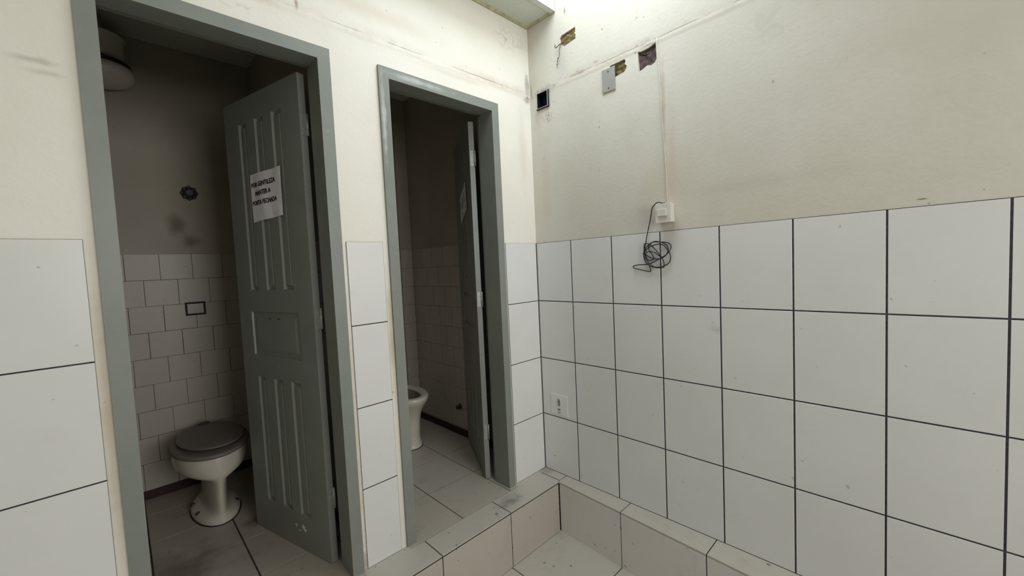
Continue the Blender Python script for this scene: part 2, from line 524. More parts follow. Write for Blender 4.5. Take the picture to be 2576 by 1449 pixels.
# ledges (raised kerb along the back wall and along the right wall)
D1X0, D1X1, D2X0, D2X1 = -1.928, -1.212, -0.998, -0.283
bm = bmesh.new()
LY = -0.179
box(bm, LX, -0.092, LY + 0.004, -0.0295, LOW, -0.0015, 1)
xe = [-0.070, -0.488, -0.921, -1.350, -1.779, -2.208, -2.637, -3.066, LX]
tiles(bm, (0, 0, 0.001), X, Y, Z, [(b, a, LY, -0.0270) for a, b in zip(xe, xe[1:])], 0.005)
for a, b in ((-0.070, D2X1), (D2X0, D1X1), (D1X0, LX)):
    box(bm, b, a, -0.0297, 0.004, -0.008, 0.001)
tiles(bm, (0, LY, 0), X, Z, NY, [(b, a, LOW, -0.009) for a, b in zip([-0.090] + xe[1:], xe[1:])], 0.005)
tag(link('trim_1', bm, [M['floor_tile'], M['floor_grout']]), 'tiled kerb along the foot of the back wall', kind='structure')

bm = bmesh.new()


def lx(y): return -0.087 - 0.0476 * (-y - 0.179)


ye = [0.0, -0.170, -0.604, -1.042, -1.479, -1.916, -2.353, -2.79, -3.227, -3.664, FY]
prism(bm, [(-0.001, 0), (-0.086, 0), (lx(-0.179) + 0.004, -0.179), (lx(FY) + 0.004, FY), (-0.001, FY)], 2, LOW, -0.0015, 1)
for a, b in zip(ye, ye[1:]):
    g = 0.0025
    xa, xb = (lx(min(a, -0.179)), lx(min(b, -0.179)))
    if a == 0: xa = xb = -0.068
    pts = [(-0.001, a - g), (xa + 0.001, a - g), (xb + 0.001, b + g), (-0.001, b + g)]
    prism(bm, pts, 2, -0.008, 0.001, 0)
    if a < 0:
        a2 = min(a, -0.181)
        q = [(lx(a2), a2 - g), (lx(b), b + g), (lx(b) + 0.007, b + g), (lx(a2) + 0.007, a2 - g)]
        prism(bm, q, 2, LOW, -0.010, 2)
tag(link('trim_2', bm, [M['floor_tile'], M['floor_grout'], M['riser']]), 'narrow tiled kerb along the foot of the right wall', kind='structure')

# ------------------------------------------------------------------ back wall with its two door openings
D1 = (-1.93, -1.21, 2.218)
D2 = (-1.000, -0.281, 2.223)
bm = bmesh.new()
WT = 0.134
for x0, x1, z0, z1 in ((LX, D1[0] + 0.01, 0, JZ), (D1[1] - 0.01, D2[0] + 0.01, 0, JZ), (D2[1] - 0.01, 0.004, 0, JZ),
                       (D1[0] + 0.01, D1[1] - 0.01, D1[2] - 0.01, JZ), (D2[0] + 0.01, D2[1] - 0.01, D2[2] - 0.01, JZ)):
    box(bm, x0, x1, 0.004, WT, z0, z1)
box(bm, LX, 0.004, 0.004, WT, JZ, 3.3)
wb = tag(link('wall_back', bm, M['paint_back']), 'cream painted back wall with two toilet doorways', kind='structure')
bm = bmesh.new()
rects = []
for z0, z1 in ROWS:
    z1 = z1 + (0.0022 if z1 > 1.4 else 0)
    rects += [(-0.2672, -0.003, z0, z1), (-1.1925, -1.0242, z0, z1)]
    x = -1.9553
    while x > LX + 0.05:
        rects.append((max(x - 0.27, LX), x, z0, z1))
        x -= 0.27
tiles(bm, (0, 0, 0), X, Z, NY, rects, 0.0045)
for a, b in ((-0.2657, 0), (-1.1911, -1.0256), (LX, -1.9567)):
    bed(bm, (0, 0, 0), X, Z, NY, a, b, 0, 1.4389, 0.005, 0.001)
link('wall_tiles', bm, [M['tile'], M['tile_grout']], wb)

# ------------------------------------------------------------------ right wall with the broken-out boxes
bm = bmesh.new()
box(bm, 0.003, 0.16, FY, 0.16, LOW, JZ)
wr = link('wall_right', bm, [M['paint_right']])
bm2 = bmesh.new()
box(bm2, 0.003, 0.16, FY, 0.004, JZ, 3.3)
wr2 = link('wall_upper', bm2, [M['paint_right']], wr)
tag(wr, 'cream painted right wall above white tiles', kind='structure')


def holes_low(b):
    prism(b, [(-0.058, 2.238), (-0.058, 2.330), (-0.142, 2.330), (-0.142, 2.238)], 0, -0.05, 0.062)
    prism(b, [(-0.560, 2.310), (-0.645, 2.312), (-0.650, 2.300), (-0.645, 2.288), (-0.656, 2.275), (-0.652, 2.262), (-0.640, 2.250), (-0.600, 2.245), (-0.560, 2.240)], 0, -0.05, 0.045)
    prism(b, [(-0.716, 2.318), (-0.735, 2.312), (-0.775, 2.316), (-0.809, 2.326), (-0.812, 2.250), (-0.803, 2.236), (-0.785, 2.229), (-0.765, 2.236), (-0.740, 2.226), (-0.720, 2.222)], 0, -0.05, 0.06)


def holes_up(b):
    prism(b, [(-0.243, 2.580), (-0.258, 2.592), (-0.352, 2.598), (-0.352, 2.572), (-0.345, 2.567), (-0.352, 2.560), (-0.352, 2.535), (-0.275, 2.526), (-0.262, 2.535), (-0.248, 2.548)], 0, -0.05, 0.045)


cut(wr, holes_low)
cut(wr2, holes_up)
# what shows at the back of each broken-out hole
for nm, mat, y0, y1, z0, z1, dx in (('hole_filling', 'olive', -0.662, -0.555, 2.235, 2.318, 0.012), ('hole_filling', 'brick', -0.815, -0.710, 2.215, 2.332, 0.014), ('hole_filling', 'olive', -0.358, -0.238, 2.520, 2.602, 0.012)):
    bm = bmesh.new()
    n1, n2 = 28, 24
    g = [[bm.verts.new((dx + 0.008 * mnoise.noise(Vector((i * 0.21, j * 0.21, z0 * 7))) + 0.003 * mnoise.noise(Vector((i * 0.7, j * 0.7, z0 * 7))), y0 + (y1 - y0) * i / n1, z0 + (z1 - z0) * j / n2)) for j in range(n2 + 1)] for i in range(n1 + 1)]
    for i in range(n1):
        for j in range(n2):
            bm.faces.new((g[i][j], g[i + 1][j], g[i + 1][j + 1], g[i][j + 1]))
    r = bmesh.ops.extrude_face_region(bm, geom=bm.faces[:])
    for vv in [e for e in r['geom'] if isinstance(e, bmesh.types.BMVert)]:
        vv.co.x = 0.075
    link(nm, bm, M[mat], wr, smooth=True)

bm = bmesh.new()
ycol = [0.0] + [-0.2671 - TW * k for k in range(14)] + [FY]
rects = [(b, a, z0, z1) for a, b in zip(ycol, ycol[1:]) for z0, z1 in ROWS if a - b > 0.02]
tiles(bm, (0, 0, 0), Y, Z, NX, rects, 0.0062, gapv=0.0056)
bed(bm, (0, 0, 0), Y, Z, NX, FY, 0, 0, 1.4375, 0.005, 0.001)
link('wall_tiles', bm, [M['tile'], M['tile_grout']], wr)

# ------------------------------------------------------------------ left and front walls (behind the photographer), ceiling, roof light
bm = bmesh.new()
box(bm, LX - 0.15, LX, FY, 0.1, LOW, 3.3)
tag(link('wall_left', bm, M['paint_right']), 'cream wall on the left behind the photographer', kind='structure')
bm = bmesh.new()
WX0, WX1, WZ0, WZ1 = -1.90, -0.10, 0.95, 2.35
for x0, x1, z0, z1 in ((LX, WX0, LOW, 3.3), (WX1, 0, LOW, 3.3), (WX0, WX1, LOW, WZ0), (WX0, WX1, WZ1, 3.3)):
    box(bm, x0, x1, FY - 0.15, FY, z0, z1)
tag(link('wall_front', bm, M['paint_right']), 'cream wall with a window behind the photographer', kind='structure')
bm = bmesh.new()
for x0, x1, z0, z1 in ((WX0, WX1, WZ0, WZ0 + 0.04), (WX0, WX1, WZ1 - 0.04, WZ1), (WX0, WX0 + 0.04, WZ0, WZ1), (WX1 - 0.04, WX1, WZ0, WZ1), (-1.02, -0.98, WZ0, WZ1)):
    box(bm, x0, x1, FY - 0.08, FY - 0.04, z0, z1)
tag(link('window_1', bm, M['window_metal']), 'window frame behind the photographer', kind='structure')

SX0, SY0, SY1 = -1.25, -1.25, -0.215      # roof light opening
bm = bmesh.new()
box(bm, LX, 0, SY1 - 0.002, 0, CZ, CZ + 0.12)
box(bm, LX, 0, FY, SY0, CZ, CZ + 0.12)
box(bm, LX, SX0, SY0, SY1, CZ, CZ + 0.12)
ce = tag(link('ceiling', bm, M['ceiling']), 'pale ceiling edge above the back wall', kind='structure')
bm = bmesh.new()
box(bm, SX0, 0, SY1 - 0.004, SY1 + 0.028, CZ - 0.006, CZ + 0.10)
tag(link('trim_3', bm, M['ceiling']), 'thin bead along the ceiling opening', kind='structure')
bm = bmesh.new()
prism(bm, [(-0.001, CZ), (-0.012, CZ), (-0.001, CZ - 0.012)], 0, LX, 0)
prism(bm, [(-0.002, CZ), (-0.002, CZ - 0.010), (-0.012, CZ)], 1, SY1, 0)
tag(link('trim_4', bm, M['caulk']), 'yellowed caulk line where ceiling meets walls', kind='structure')
bm = bmesh.new()
for a in ((SX0 - 0.05, SX0, SY0, SY1), (SX0, 0, SY0 - 0.05, SY0), (SX0, 0, SY1, SY1 + 0.05)):
    box(bm, a[0], a[1], a[2], a[3], CZ + 0.12, 3.3)
tag(link('wall_shaft', bm, M['paint_back']), 'white sides of the roof light shaft', kind='structure')
bm = bmesh.new()
for a in ((SX0, 0, SY0, SY0 + 0.04), (SX0, 0, SY1 - 0.04, SY1), (SX0, SX0 + 0.04, SY0, SY1), (-0.04, 0, SY0, SY1)):
    box(bm, a[0], a[1], a[2], a[3], 3.26, 3.30)
tag(link('window_2', bm, M['window_metal']), 'frame of the roof light above the corner', kind='structure')

# ------------------------------------------------------------------ stall walls
BY = 1.565


def stall_rows(top):
    r = [top]
    while r[-1] - 0.158 > 0.06:
        r.append(r[-1] - 0.158)
    r.append(0.05)
    return r


def azulejo(name, org, u, n, a0, a1, joint, parent, w=0.158, top=1.476, gv=0.0022):
    """brick-bond wall tiling between a0 and a1 along u; joint = position of one joint in the top row"""
    bm = bmesh.new()
    zr = stall_rows(top)
    for k, (zt, zb) in enumerate(zip(zr, zr[1:])):
        off = joint + (w * 0.5 if k % 2 else 0)
        i0 = math.floor((a0 - off) / w)
        x = off + i0 * w
        R = []
        while x < a1:
            p, q = max(x, a0), min(x + w, a1)
            if q - p > 0.004: R.append((p, q, zb, zt))
            x += w
        tiles(bm, org, u, Z, n, R, 0.0030, depth=0.005, jit=0.0006, gapv=gv)
    bed(bm, org, u, Z, n, a0, a1, 0.0, top, 0.006, 0.0010)
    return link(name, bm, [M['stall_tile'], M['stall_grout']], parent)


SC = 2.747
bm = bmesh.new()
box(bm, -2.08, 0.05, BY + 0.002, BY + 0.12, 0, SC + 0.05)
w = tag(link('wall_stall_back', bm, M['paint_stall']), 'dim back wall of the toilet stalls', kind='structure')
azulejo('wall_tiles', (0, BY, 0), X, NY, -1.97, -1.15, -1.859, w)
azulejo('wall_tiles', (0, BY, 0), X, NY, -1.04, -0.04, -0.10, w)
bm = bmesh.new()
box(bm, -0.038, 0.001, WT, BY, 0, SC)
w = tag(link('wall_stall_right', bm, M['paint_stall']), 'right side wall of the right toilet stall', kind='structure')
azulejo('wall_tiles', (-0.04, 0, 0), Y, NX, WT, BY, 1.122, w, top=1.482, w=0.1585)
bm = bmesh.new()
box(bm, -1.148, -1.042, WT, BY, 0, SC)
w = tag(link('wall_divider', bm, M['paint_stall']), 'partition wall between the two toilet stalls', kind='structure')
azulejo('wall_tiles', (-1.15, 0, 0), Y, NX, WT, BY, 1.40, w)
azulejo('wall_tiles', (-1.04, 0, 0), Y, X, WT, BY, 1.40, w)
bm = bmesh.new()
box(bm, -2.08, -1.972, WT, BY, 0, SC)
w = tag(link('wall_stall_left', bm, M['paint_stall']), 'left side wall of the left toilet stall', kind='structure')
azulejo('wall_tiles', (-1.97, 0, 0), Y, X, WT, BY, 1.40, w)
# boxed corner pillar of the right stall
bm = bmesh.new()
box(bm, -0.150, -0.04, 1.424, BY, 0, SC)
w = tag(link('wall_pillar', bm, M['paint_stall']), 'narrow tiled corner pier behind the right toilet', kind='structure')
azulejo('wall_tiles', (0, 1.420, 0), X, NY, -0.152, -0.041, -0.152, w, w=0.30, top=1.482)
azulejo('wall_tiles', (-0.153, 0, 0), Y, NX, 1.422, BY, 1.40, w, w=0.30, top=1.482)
bm = bmesh.new()
box(bm, -2.08, 0.0, WT, BY + 0.05, SC, SC + 0.08)
tag(link('ceiling', bm, M['ceiling']), 'dark ceiling inside the toilet stalls', kind='structure')

bm = bmesh.new()
box(bm, -1.97, -1.15, BY - 0.010, BY - 0.0005, 0, 0.052, 0, 0.001)
tag(link('baseboard_left_stall', bm, M['red_base']), 'dark red baseboard behind the left toilet', kind='structure')
bm = bmesh.new()
box(bm, -0.050, -0.0405, WT, 1.42, 0, 0.052, 0, 0.001)
tag(link('baseboard_right_stall', bm, M['red_base']), 'dark red baseboard on the right wall of the right stall', kind='structure')

# ------------------------------------------------------------------ doors
def make_door(name, label, ox0, ox1, otop, frame_mat, hinge_pt, tdir, leaf_len, label2):
    root = tag(empty(name, ((ox0 + ox1) / 2, 0, 0)), label, kind='structure')
    loc = root.location
    bm = bmesh.new()
    fw = 0.045
    yf, yb = -0.008, 0.128
    # face profile with a rebate at the back for the leaf
    def bar(pts, z0, z1):
        prism(bm, pts, 2, z0, z1)
    cx = loc[0]
    L, R = ox0 - cx, ox1 - cx
    ins, reb = 0.049, 0.045
    fw = ins
    # left jamb, right jamb (rebated), head
    bar([(L, yf), (L + ins, yf), (L + ins, 0.085), (L + reb - 0.010, 0.085), (L + reb - 0.010, yb), (L, yb)], 0.0, otop - ins)
    bar([(R, yf), (R - ins, yf), (R - ins, 0.112), (R - ins + 0.004, 0.128), (R, 0.128)], 0.0, otop - ins)
    pts = [(yf, otop), (yf, otop - fw), (0.085, otop - fw), (0.085, otop - fw + 0.010), (yb, otop - fw + 0.010), (yb, otop)]
    prism(bm, pts, 0, L, R)
    es = [e for e in bm.edges if len(e.link_faces) == 2 and e.calc_face_angle(0) > 1.0 and min(v.co.y for v in e.verts) < yf + 1e-4]
    bmesh.ops.bevel(bm, geom=es, offset=0.003, segments=2, affect='EDGES')
    fr = link('door_frame', bm, frame_mat, root)
    # leaf
    ang = math.atan2(tdir[1], tdir[0])
    leaf = build_leaf(leaf_len)
    leaf.parent = root
    leaf.location = (hinge_pt[0] - cx, hinge_pt[1], 0.004)
    leaf.rotation_euler = (0, 0, ang)
    for zc in (1.945, 1.108, 0.292):
        b = bmesh.new()
        tube(b, [Vector((-0.004, -0.031, zc - 0.046 + 0.0001)), Vector((-0.004, -0.031, zc + 0.046))], 0.0055, 10)
        for q in (-0.016, 0.016):
            tube(b, [Vector((-0.004, -0.031, zc + q - 0.001)), Vector((-0.004, -0.031, zc + q + 0.001))], 0.0063, 10)
        box(b, -0.0015, 0.0008, -0.030, -0.004, zc - 0.045, zc + 0.045)
        h = link('hinge', b, M['hinge'], leaf)
    return root, leaf


def build_leaf(W):
    """panelled leaf: x from hinge to free edge, y=0 seen face, three slats / one panel / three slats"""
    bm = bmesh.new()
    H, T = 2.158, 0.031
    k = W / 0.63
    slat = [(0.135 * k, 0.214 * k), (0.283 * k, 0.357 * k), (0.432 * k, 0.499 * k)]
    cells = [(a, b, 1.238, 2.045) for a, b in slat] + [(0.115 * k, 0.515 * k, 0.915, 1.133)] + [(a, b, 0.168, 0.808) for a, b in slat]
    xs = sorted(set([0, W] + [c[0] for c in cells] + [c[1] for c in cells]))
    zs = sorted(set([0, H] + [c[2] for c in cells] + [c[3] for c in cells]))
    for side, y in ((1, 0.0), (-1, -T)):
        for i in range(len(xs) - 1):
            for j in range(len(zs) - 1):
                cx, cz = (xs[i] + xs[i + 1]) / 2, (zs[j] + zs[j + 1]) / 2
                if any(c[0] < cx < c[1] and c[2] < cz < c[3] for c in cells):
                    continue
                q = [(xs[i], zs[j]), (xs[i + 1], zs[j]), (xs[i + 1], zs[j + 1]), (xs[i], zs[j + 1])]
                bm.faces.new([bm.verts.new((a, y, b)) for a, b in (q if side < 0 else q[::-1])])
        for ci, (a, b, c, d) in enumerate(cells):
            steps = [(0, 0, 0), (0.011, 0.004, 0.010), (0.017, 0.014, 0.010), (0.023, 0.022, 0.004)]
            if ci == 3: steps = [(0, 0, 0), (0.003, 0.003, 0.008), (0.016, 0.016, 0.009), (0.040, 0.036, 0.003)]
            prev = None
            for (dx, dz, dp) in steps:
                yy = y - side * dp
                ring = [bm.verts.new(p) for p in ((a + dx, yy, c + dz), (b - dx, yy, c + dz), (b - dx, yy, d - dz), (a + dx, yy, d - dz))]
                if prev:
                    for n in range(4):
                        f = [prev[n], prev[(n + 1) % 4], ring[(n + 1) % 4], ring[n]]
                        bm.faces.new(f if side < 0 else f[::-1])
                prev = ring
            bm.faces.new(prev if side < 0 else prev[::-1])
    for (x0, z0, x1, z1) in ((0, 0, 0, H), (W, 0, W, H), (0, 0, W, 0), (0, H, W, H)):
        bm.faces.new([bm.verts.new(p) for p in ((x0, 0, z0), (x1, 0, z1), (x1, -T, z1), (x0, -T, z0))])
    bmesh.ops.remove_doubles(bm, verts=bm.verts[:], dist=0.0002)
    return link('door_leaf', bm, M['door'])


T1 = Vector((-0.160, 0.609)).normalized()
T2 = Vector((0.272, 0.513)).normalized()
H1 = (-1.291, 0.150)
H2 = (-0.354, 0.180)
door1, leaf1 = make_door('door_1', 'grey-green panelled door standing open inward in the left doorway', D1[0], D1[1], D1[2], M['door'], H1, T1, 0.632, '')
door2, leaf2 = make_door('door_2', 'grey-green panelled door standing open against the side wall of the right doorway', D2[0], D2[1], D2[2], M['door_worn'], H2, T2, 0.60, '')
# paint chips low on the left leaf
bm = bmesh.new()
for (u, z, r) in ((0.262, 0.105, 0.009), (0.203, 0.108, 0.016), (0.190, 0.098, 0.010), (0.236, 0.084, 0.006)):
    pts = [(u + r * math.cos(a) * random.uniform(0.6, 1.1), z + r * math.sin(a) * random.uniform(0.6, 1.1)) for a in [i * PI / 5 for i in range(10)]]
    prism(bm, pts, 1, -0.0002, 0.0005)
tag(link('paint_chip', bm, M['chip'], leaf1), 'pale chipped paint patches')
# small screw holes of a removed lock on the middle panel
bm = bmesh.new()
for u, z in ((0.366, 1.100), (0.352, 1.100), (0.290, 1.101), (0.278, 1.101)):
    lathe(bm, [(0.004, 0), (0.004, 0.0012)], (u, -0.0042, z), 10, 1)
link('screw_hole', bm, M['screw'], leaf1)


# ------------------------------------------------------------------ paper notices
def bend1(u):      # how far the sheet stands off the leaf (follows the grooves), metres
    s = 0.0022 + 0.0016 * math.cos((u - 0.18) * 42)
    if u > 0.402: s -= 0.0
    return s


def leaf_xform(o, leaf):
    # same place and heading as the leaf, but a top-level thing
    mw = Matrix.Translation(leaf.parent.location) @ Matrix.Translation(leaf.location) @ Matrix.Rotation(leaf.rotation_euler[2], 4, 'Z')
    o.matrix_world = mw
    return mw


pt = [(0.424, 1.566), (0.170, 1.577), (0.166, 1.795), (0.427, 1.792)]     # bl, br, tr, tl in (u,z)
bm = bmesh.new()
NU, NV = 40, 12
grid = []
for i in range(NU + 1):
    row = []
    for j in range(NV + 1):
        s, t = i / NU, j / NV
        bot = Vector(pt[0]).lerp(Vector(pt[1]), s)
        top = Vector(pt[3]).lerp(Vector(pt[2]), s)
        p = bot.lerp(top, t)
        wv = 0.0012 * math.sin(s * 9 + t * 3)
        row.append(bm.verts.new((p.x, bend1(p.x) + abs(wv), p.y)))
    grid.append(row)
for i in range(NU):
    for j in range(NV):
        bm.faces.new((grid[i][j], grid[i + 1][j], grid[i + 1][j + 1], grid[i][j + 1]))
r = bmesh.ops.extrude_face_region(bm, geom=bm.faces[:])
for vv in [e for e in r['geom'] if isinstance(e, bmesh.types.BMVert)]:
    vv.co.y -= 0.0004
notice = link('paper_notice', bm, M['paper'], smooth=False)
tag(notice, 'white paper notice reading POR GENTILEZA MANTER A PORTA FECHADA taped on the left door', 'notice')
leaf_xform(notice, leaf1)


def text_mesh(name, body, size, width, u_left, zbase, fn, parent, mat, slope=0.0, shear=0.0):
    cu = bpy.data.curves.new('t', 'FONT')
    cu.body = body
    cu.size = size
    cu.resolution_u = 2
    to = bpy.data.objects.new('t', cu)
    COL.objects.link(to)
    dg = bpy.context.evaluated_depsgraph_get()
    dg.update()
    me = bpy.data.meshes.new_from_object(to.evaluated_get(dg))
    bpy.data.objects.remove(to)
    xs_ = [v.co.x for v in me.vertices]
    x0, x1 = min(xs_), max(xs_)
    for v in me.vertices:
        f = (v.co.x - x0) / (x1 - x0)
        u = u_left - f * width
        z = zbase + v.co.y + slope * f
        v.co = (u, fn(u) + 0.0018, z)
    bm = bmesh.new()
    for k, (du, dz) in enumerate(((0, 0), (0.0013, 0), (-0.0013, 0), (0, 0.0010), (0, -0.0010))):     # bold strokes
        n0 = len(bm.verts)
        bm.from_mesh(me)
        bm.verts.ensure_lookup_table()
        for v in bm.verts[n0:]:
            v.co += Vector((du, 0.00003 * k, dz))
    bm.to_mesh(me)
    bm.free()
    me.materials.append(mat)
    o = bpy.data.objects.new(name, me)
    COL.objects.link(o)
    o.parent = parent
    return o


text_mesh('lettering', 'POR GENTILEZA', 0.030, 0.200, 0.4165, 1.729, bend1, notice, M['ink'], 0.004)
text_mesh('lettering', 'MANTER A', 0.030, 0.128, 0.387, 1.688, bend1, notice, M['ink'], 0.004)
text_mesh('lettering', 'PORTA FECHADA', 0.030, 0.207, 0.4165, 1.644, bend1, notice, M['ink'], 0.004)

def holes_paper(b):
    for q in ([(0.19, 1.725), (0.20, 1.80), (0.212, 1.805), (0.206, 1.72)], [(0.235, 1.735), (0.25, 1.80), (0.268, 1.79), (0.262, 1.72), (0.25, 1.71)],
              [(0.300, 1.70), (0.300, 1.775), (0.328, 1.765), (0.325, 1.69)], [(0.36, 1.70), (0.355, 1.745), (0.385, 1.75), (0.39, 1.71), (0.38, 1.69)],
              [(0.200, 1.688), (0.195, 1.700), (0.207, 1.706), (0.216, 1.696), (0.211, 1.686)], [(0.30, 1.645), (0.30, 1.665), (0.32, 1.67), (0.322, 1.650)]):
        prism(b, q, 1, -0.02, 0.02)


# torn sheet on the right leaf: ragged outline, ripped slots, one pin hole
bm = bmesh.new()
out = [(0.405, 1.600), (0.330, 1.625), (0.235, 1.655), (0.165, 1.672), (0.160, 1.700), (0.166, 1.760), (0.170, 1.800), (0.182, 1.845),
       (0.205, 1.842), (0.245, 1.822), (0.300, 1.805), (0.350, 1.790), (0.400, 1.775), (0.410, 1.720), (0.404, 1.66)]
prism(bm, out, 1, 0.0014, 0.0020)
torn = link('torn_notice', bm, M['paper'])
cut(torn, holes_paper)
tag(torn, 'torn and crumpled white paper notice on the right door leaf', 'notice')
leaf_xform(torn, leaf2)


for v in torn.data.vertices:
    v.co.y += 0.004 * abs(mnoise.noise(Vector((v.co.x * 40, 0.3, v.co.z * 40))))


# ------------------------------------------------------------------ toilets
def egg(cx, cy, hx, yf, yb, n=48, p=2.2):
    """plan outline: front half elliptical reaching yf, rear half squarer reaching yb (distances from cy)"""
    pts = []
    for k in range(n):
        a = 2 * PI * k / n
        c, s = math.cos(a), math.sin(a)
        e = 2.0 if s < 0 else p
        x = hx * math.copysign(abs(c) ** (2 / e), c)
        y = (yf if s < 0 else yb) * math.copysign(abs(s) ** (2 / e), s)
        pts.append((cx + x, cy + y))
    return pts


def loft(bm, secs, n=48, cap0=True, cap1=True, sub=4, mi=0):
    """secs rows: z, hx, yf, yb, cy, p -> interpolated smoothly"""
    P = catmull([Vector(s[:3]) for s in secs], sub)
    Q = catmull([Vector(s[3:6]) for s in secs], sub)
    rings = []
    for a, b in zip(P, Q):
        rings.append([bm.verts.new((x, y, a[0])) for x, y in egg(0, b[1], max(a[1], 0.001), max(a[2], 0.001), max(b[0], 0.001), n, b[2])])
    for a, b in zip(rings, rings[1:]):
        for k in range(n):
            f = bm.faces.new((a[k], a[(k + 1) % n], b[(k + 1) % n], b[k]))
            f.smooth = True
            f.material_index = mi
    if cap0: bm.faces.new(rings[0][::-1]).material_index = mi
    if cap1: bm.faces.new(rings[-1]).material_index = mi
    return rings


# left toilet, with seat and lid
def toilet_left():
    root = empty('toilet', (-1.578, 1.145, 0))
    tag(root, 'cream ceramic toilet with a closed grey-brown lid in the left stall', 'toilet')
    bm = bmesh.new()
    #      z     hx     yf     yb    cy    p
    secs = [(0.000, 0.112, 0.245, 0.20, 0.0, 2.2),
            (0.018, 0.112, 0.244, 0.20, 0.0, 2.2),
            (0.032, 0.100, 0.243, 0.195, 0.0, 2.2),
            (0.050, 0.070, 0.241, 0.19, 0.0, 2.4),
            (0.075, 0.054, 0.245, 0.19, 0.0, 2.6),
            (0.120, 0.050, 0.250, 0.19, 0.0, 2.7),
            (0.190, 0.051, 0.259, 0.19, 0.0, 2.7),
            (0.230, 0.058, 0.267, 0.20, 0.0, 2.6),
            (0.249, 0.078, 0.271, 0.215, 0.0, 2.4),
            (0.260, 0.116, 0.273, 0.225, 0.0, 2.3),
            (0.274, 0.147, 0.276, 0.230, 0.0, 2.3),
            (0.298, 0.166, 0.279, 0.234, 0.0, 2.3),
            (0.335, 0.173, 0.281, 0.237, 0.0, 2.3),
            (0.375, 0.174, 0.281, 0.238, 0.0, 2.3)]
    loft(bm, secs)
    box(bm, -0.12, 0.12, 0.16, 0.36, 0.30, 0.374, 0, 0.02)
    link('bowl', bm, M['ceramic'], root)
    bm = bmesh.new()
    loft(bm, [(0.376, 0.174, 0.284, 0.235, 0, 2.3), (0.381, 0.182, 0.292, 0.241, 0, 2.3), (0.390, 0.184, 0.294, 0.242, 0, 2.3), (0.398, 0.178, 0.288, 0.238, 0, 2.3), (0.401, 0.165, 0.272, 0.230, 0, 2.3)])
    link('seat', bm, M['seat'], root)
    bm = bmesh.new()
    rs = loft(bm, [(0.405, 0.140, 0.230, 0.235, 0.015, 2.2), (0.406, 0.152, 0.242, 0.243, 0.015, 2.2), (0.411, 0.155, 0.245, 0.246, 0.015, 2.2), (0.417, 0.150, 0.240, 0.242, 0.015, 2.2), (0.420, 0.10, 0.17, 0.18, 0.015, 2.1), (0.4205, 0.02, 0.05, 0.05, 0.015, 2.0)])
    for v in bm.verts:      # the lid does not sit quite flat on the seat
        v.co.x += 0.008
        v.co.z += 0.010 * max(0, -v.co.x / 0.17 * 0.4 + (-v.co.y) / 0.27 * 0.5)
    link('lid', bm, M['seat'], root)
    for sx in (0.005,):
        b = bmesh.new()
        tube(b, catmull([Vector((sx - 0.03, 0.262, 0.400)), Vector((sx - 0.01, 0.266, 0.418)), Vector((sx + 0.018, 0.266, 0.418)), Vector((sx + 0.03, 0.262, 0.402))], 4), 0.009, 10)
        tube(b, [Vector((sx, 0.27, 0.365)), Vector((sx, 0.27, 0.415))], 0.008, 10)
        link('seat_hinge', b, M['black'], root)
    for sx, sy in ((-0.088, -0.085), (0.088, -0.085), (-0.096, 0.05)):
        b = bmesh.new()
        lathe(b, [(0.013, 0.0), (0.013, 0.006), (0.007, 0.012), (0.003, 0.014)], (sx, sy, 0.030), 14)
        link('floor_bolt', b, M['screw'], root)
    b = bmesh.new()
    R = [Vector((x, y, 0.0015)) for x, y in egg(0, 0, 0.114, 0.247, 0.202, 48, 2.2)]
    tube(b, R + [R[0]], 0.0035, 6)
    link('sealant_line', b, M['black'], root)
    return root


def toilet_right():
    root = empty('toilet', (-0.412, 1.075, 0))
    tag(root, 'cream ceramic toilet without a seat, bowl open, in the right stall', 'toilet')
    bm = bmesh.new()
    secs = [(0.000, 0.114, 0.190, 0.20, 0.0, 2.3),
            (0.010, 0.114, 0.190, 0.20, 0.0, 2.3),
            (0.022, 0.106, 0.182, 0.19, 0.0, 2.3),
            (0.080, 0.102, 0.180, 0.19, 0.0, 2.3),
            (0.180, 0.104, 0.190, 0.20, 0.0, 2.3),
            (0.250, 0.112, 0.206, 0.21, 0.0, 2.3),
            (0.300, 0.130, 0.232, 0.225, 0.0, 2.3),
            (0.335, 0.152, 0.258, 0.235, 0.0, 2.3),
            (0.362, 0.168, 0.272, 0.240, 0.0, 2.3),
            (0.382, 0.168, 0.273, 0.240, 0.0, 2.3),
            (0.390, 0.156, 0.258, 0.230, 0.0, 2.3),
            (0.388, 0.124, 0.222, 0.200, 0.0, 2.2),
            (0.372, 0.112, 0.208, 0.176, 0.0, 2.2)]
    loft(bm, secs, cap1=False)
    box(bm, -0.11, 0.11, 0.17, 0.33, 0.30, 0.380, 0, 0.02)
    link('bowl', bm, M['ceramic'], root)
    bm = bmesh.new()
    loft(bm, [(0.374, 0.113, 0.209, 0.177, 0.0, 2.2), (0.34, 0.120, 0.215, 0.185, 0, 2.2), (0.28, 0.115, 0.19, 0.16, 0, 2.2), (0.22, 0.07, 0.12, 0.10, 0.02, 2.0), (0.19, 0.03, 0.05, 0.05, 0.04, 2.0)], cap0=False)
    bmesh.ops.recalc_face_normals(bm, faces=bm.faces[:])
    bmesh.ops.reverse_faces(bm, faces=bm.faces[:])
    tag(link('bowl_inside', bm, M['ceramic_in'], root, recalc=False), 'brownish inner bowl')
    b = bmesh.new()
    R = [Vector((x, y, 0.0015)) for x, y in egg(0, 0, 0.115, 0.192, 0.202, 48, 2.3)]
    tube(b, R + [R[0]], 0.003, 6)
    link('sealant_line', b, M['black'], root)
    return root


toilet_left()
toilet_right()

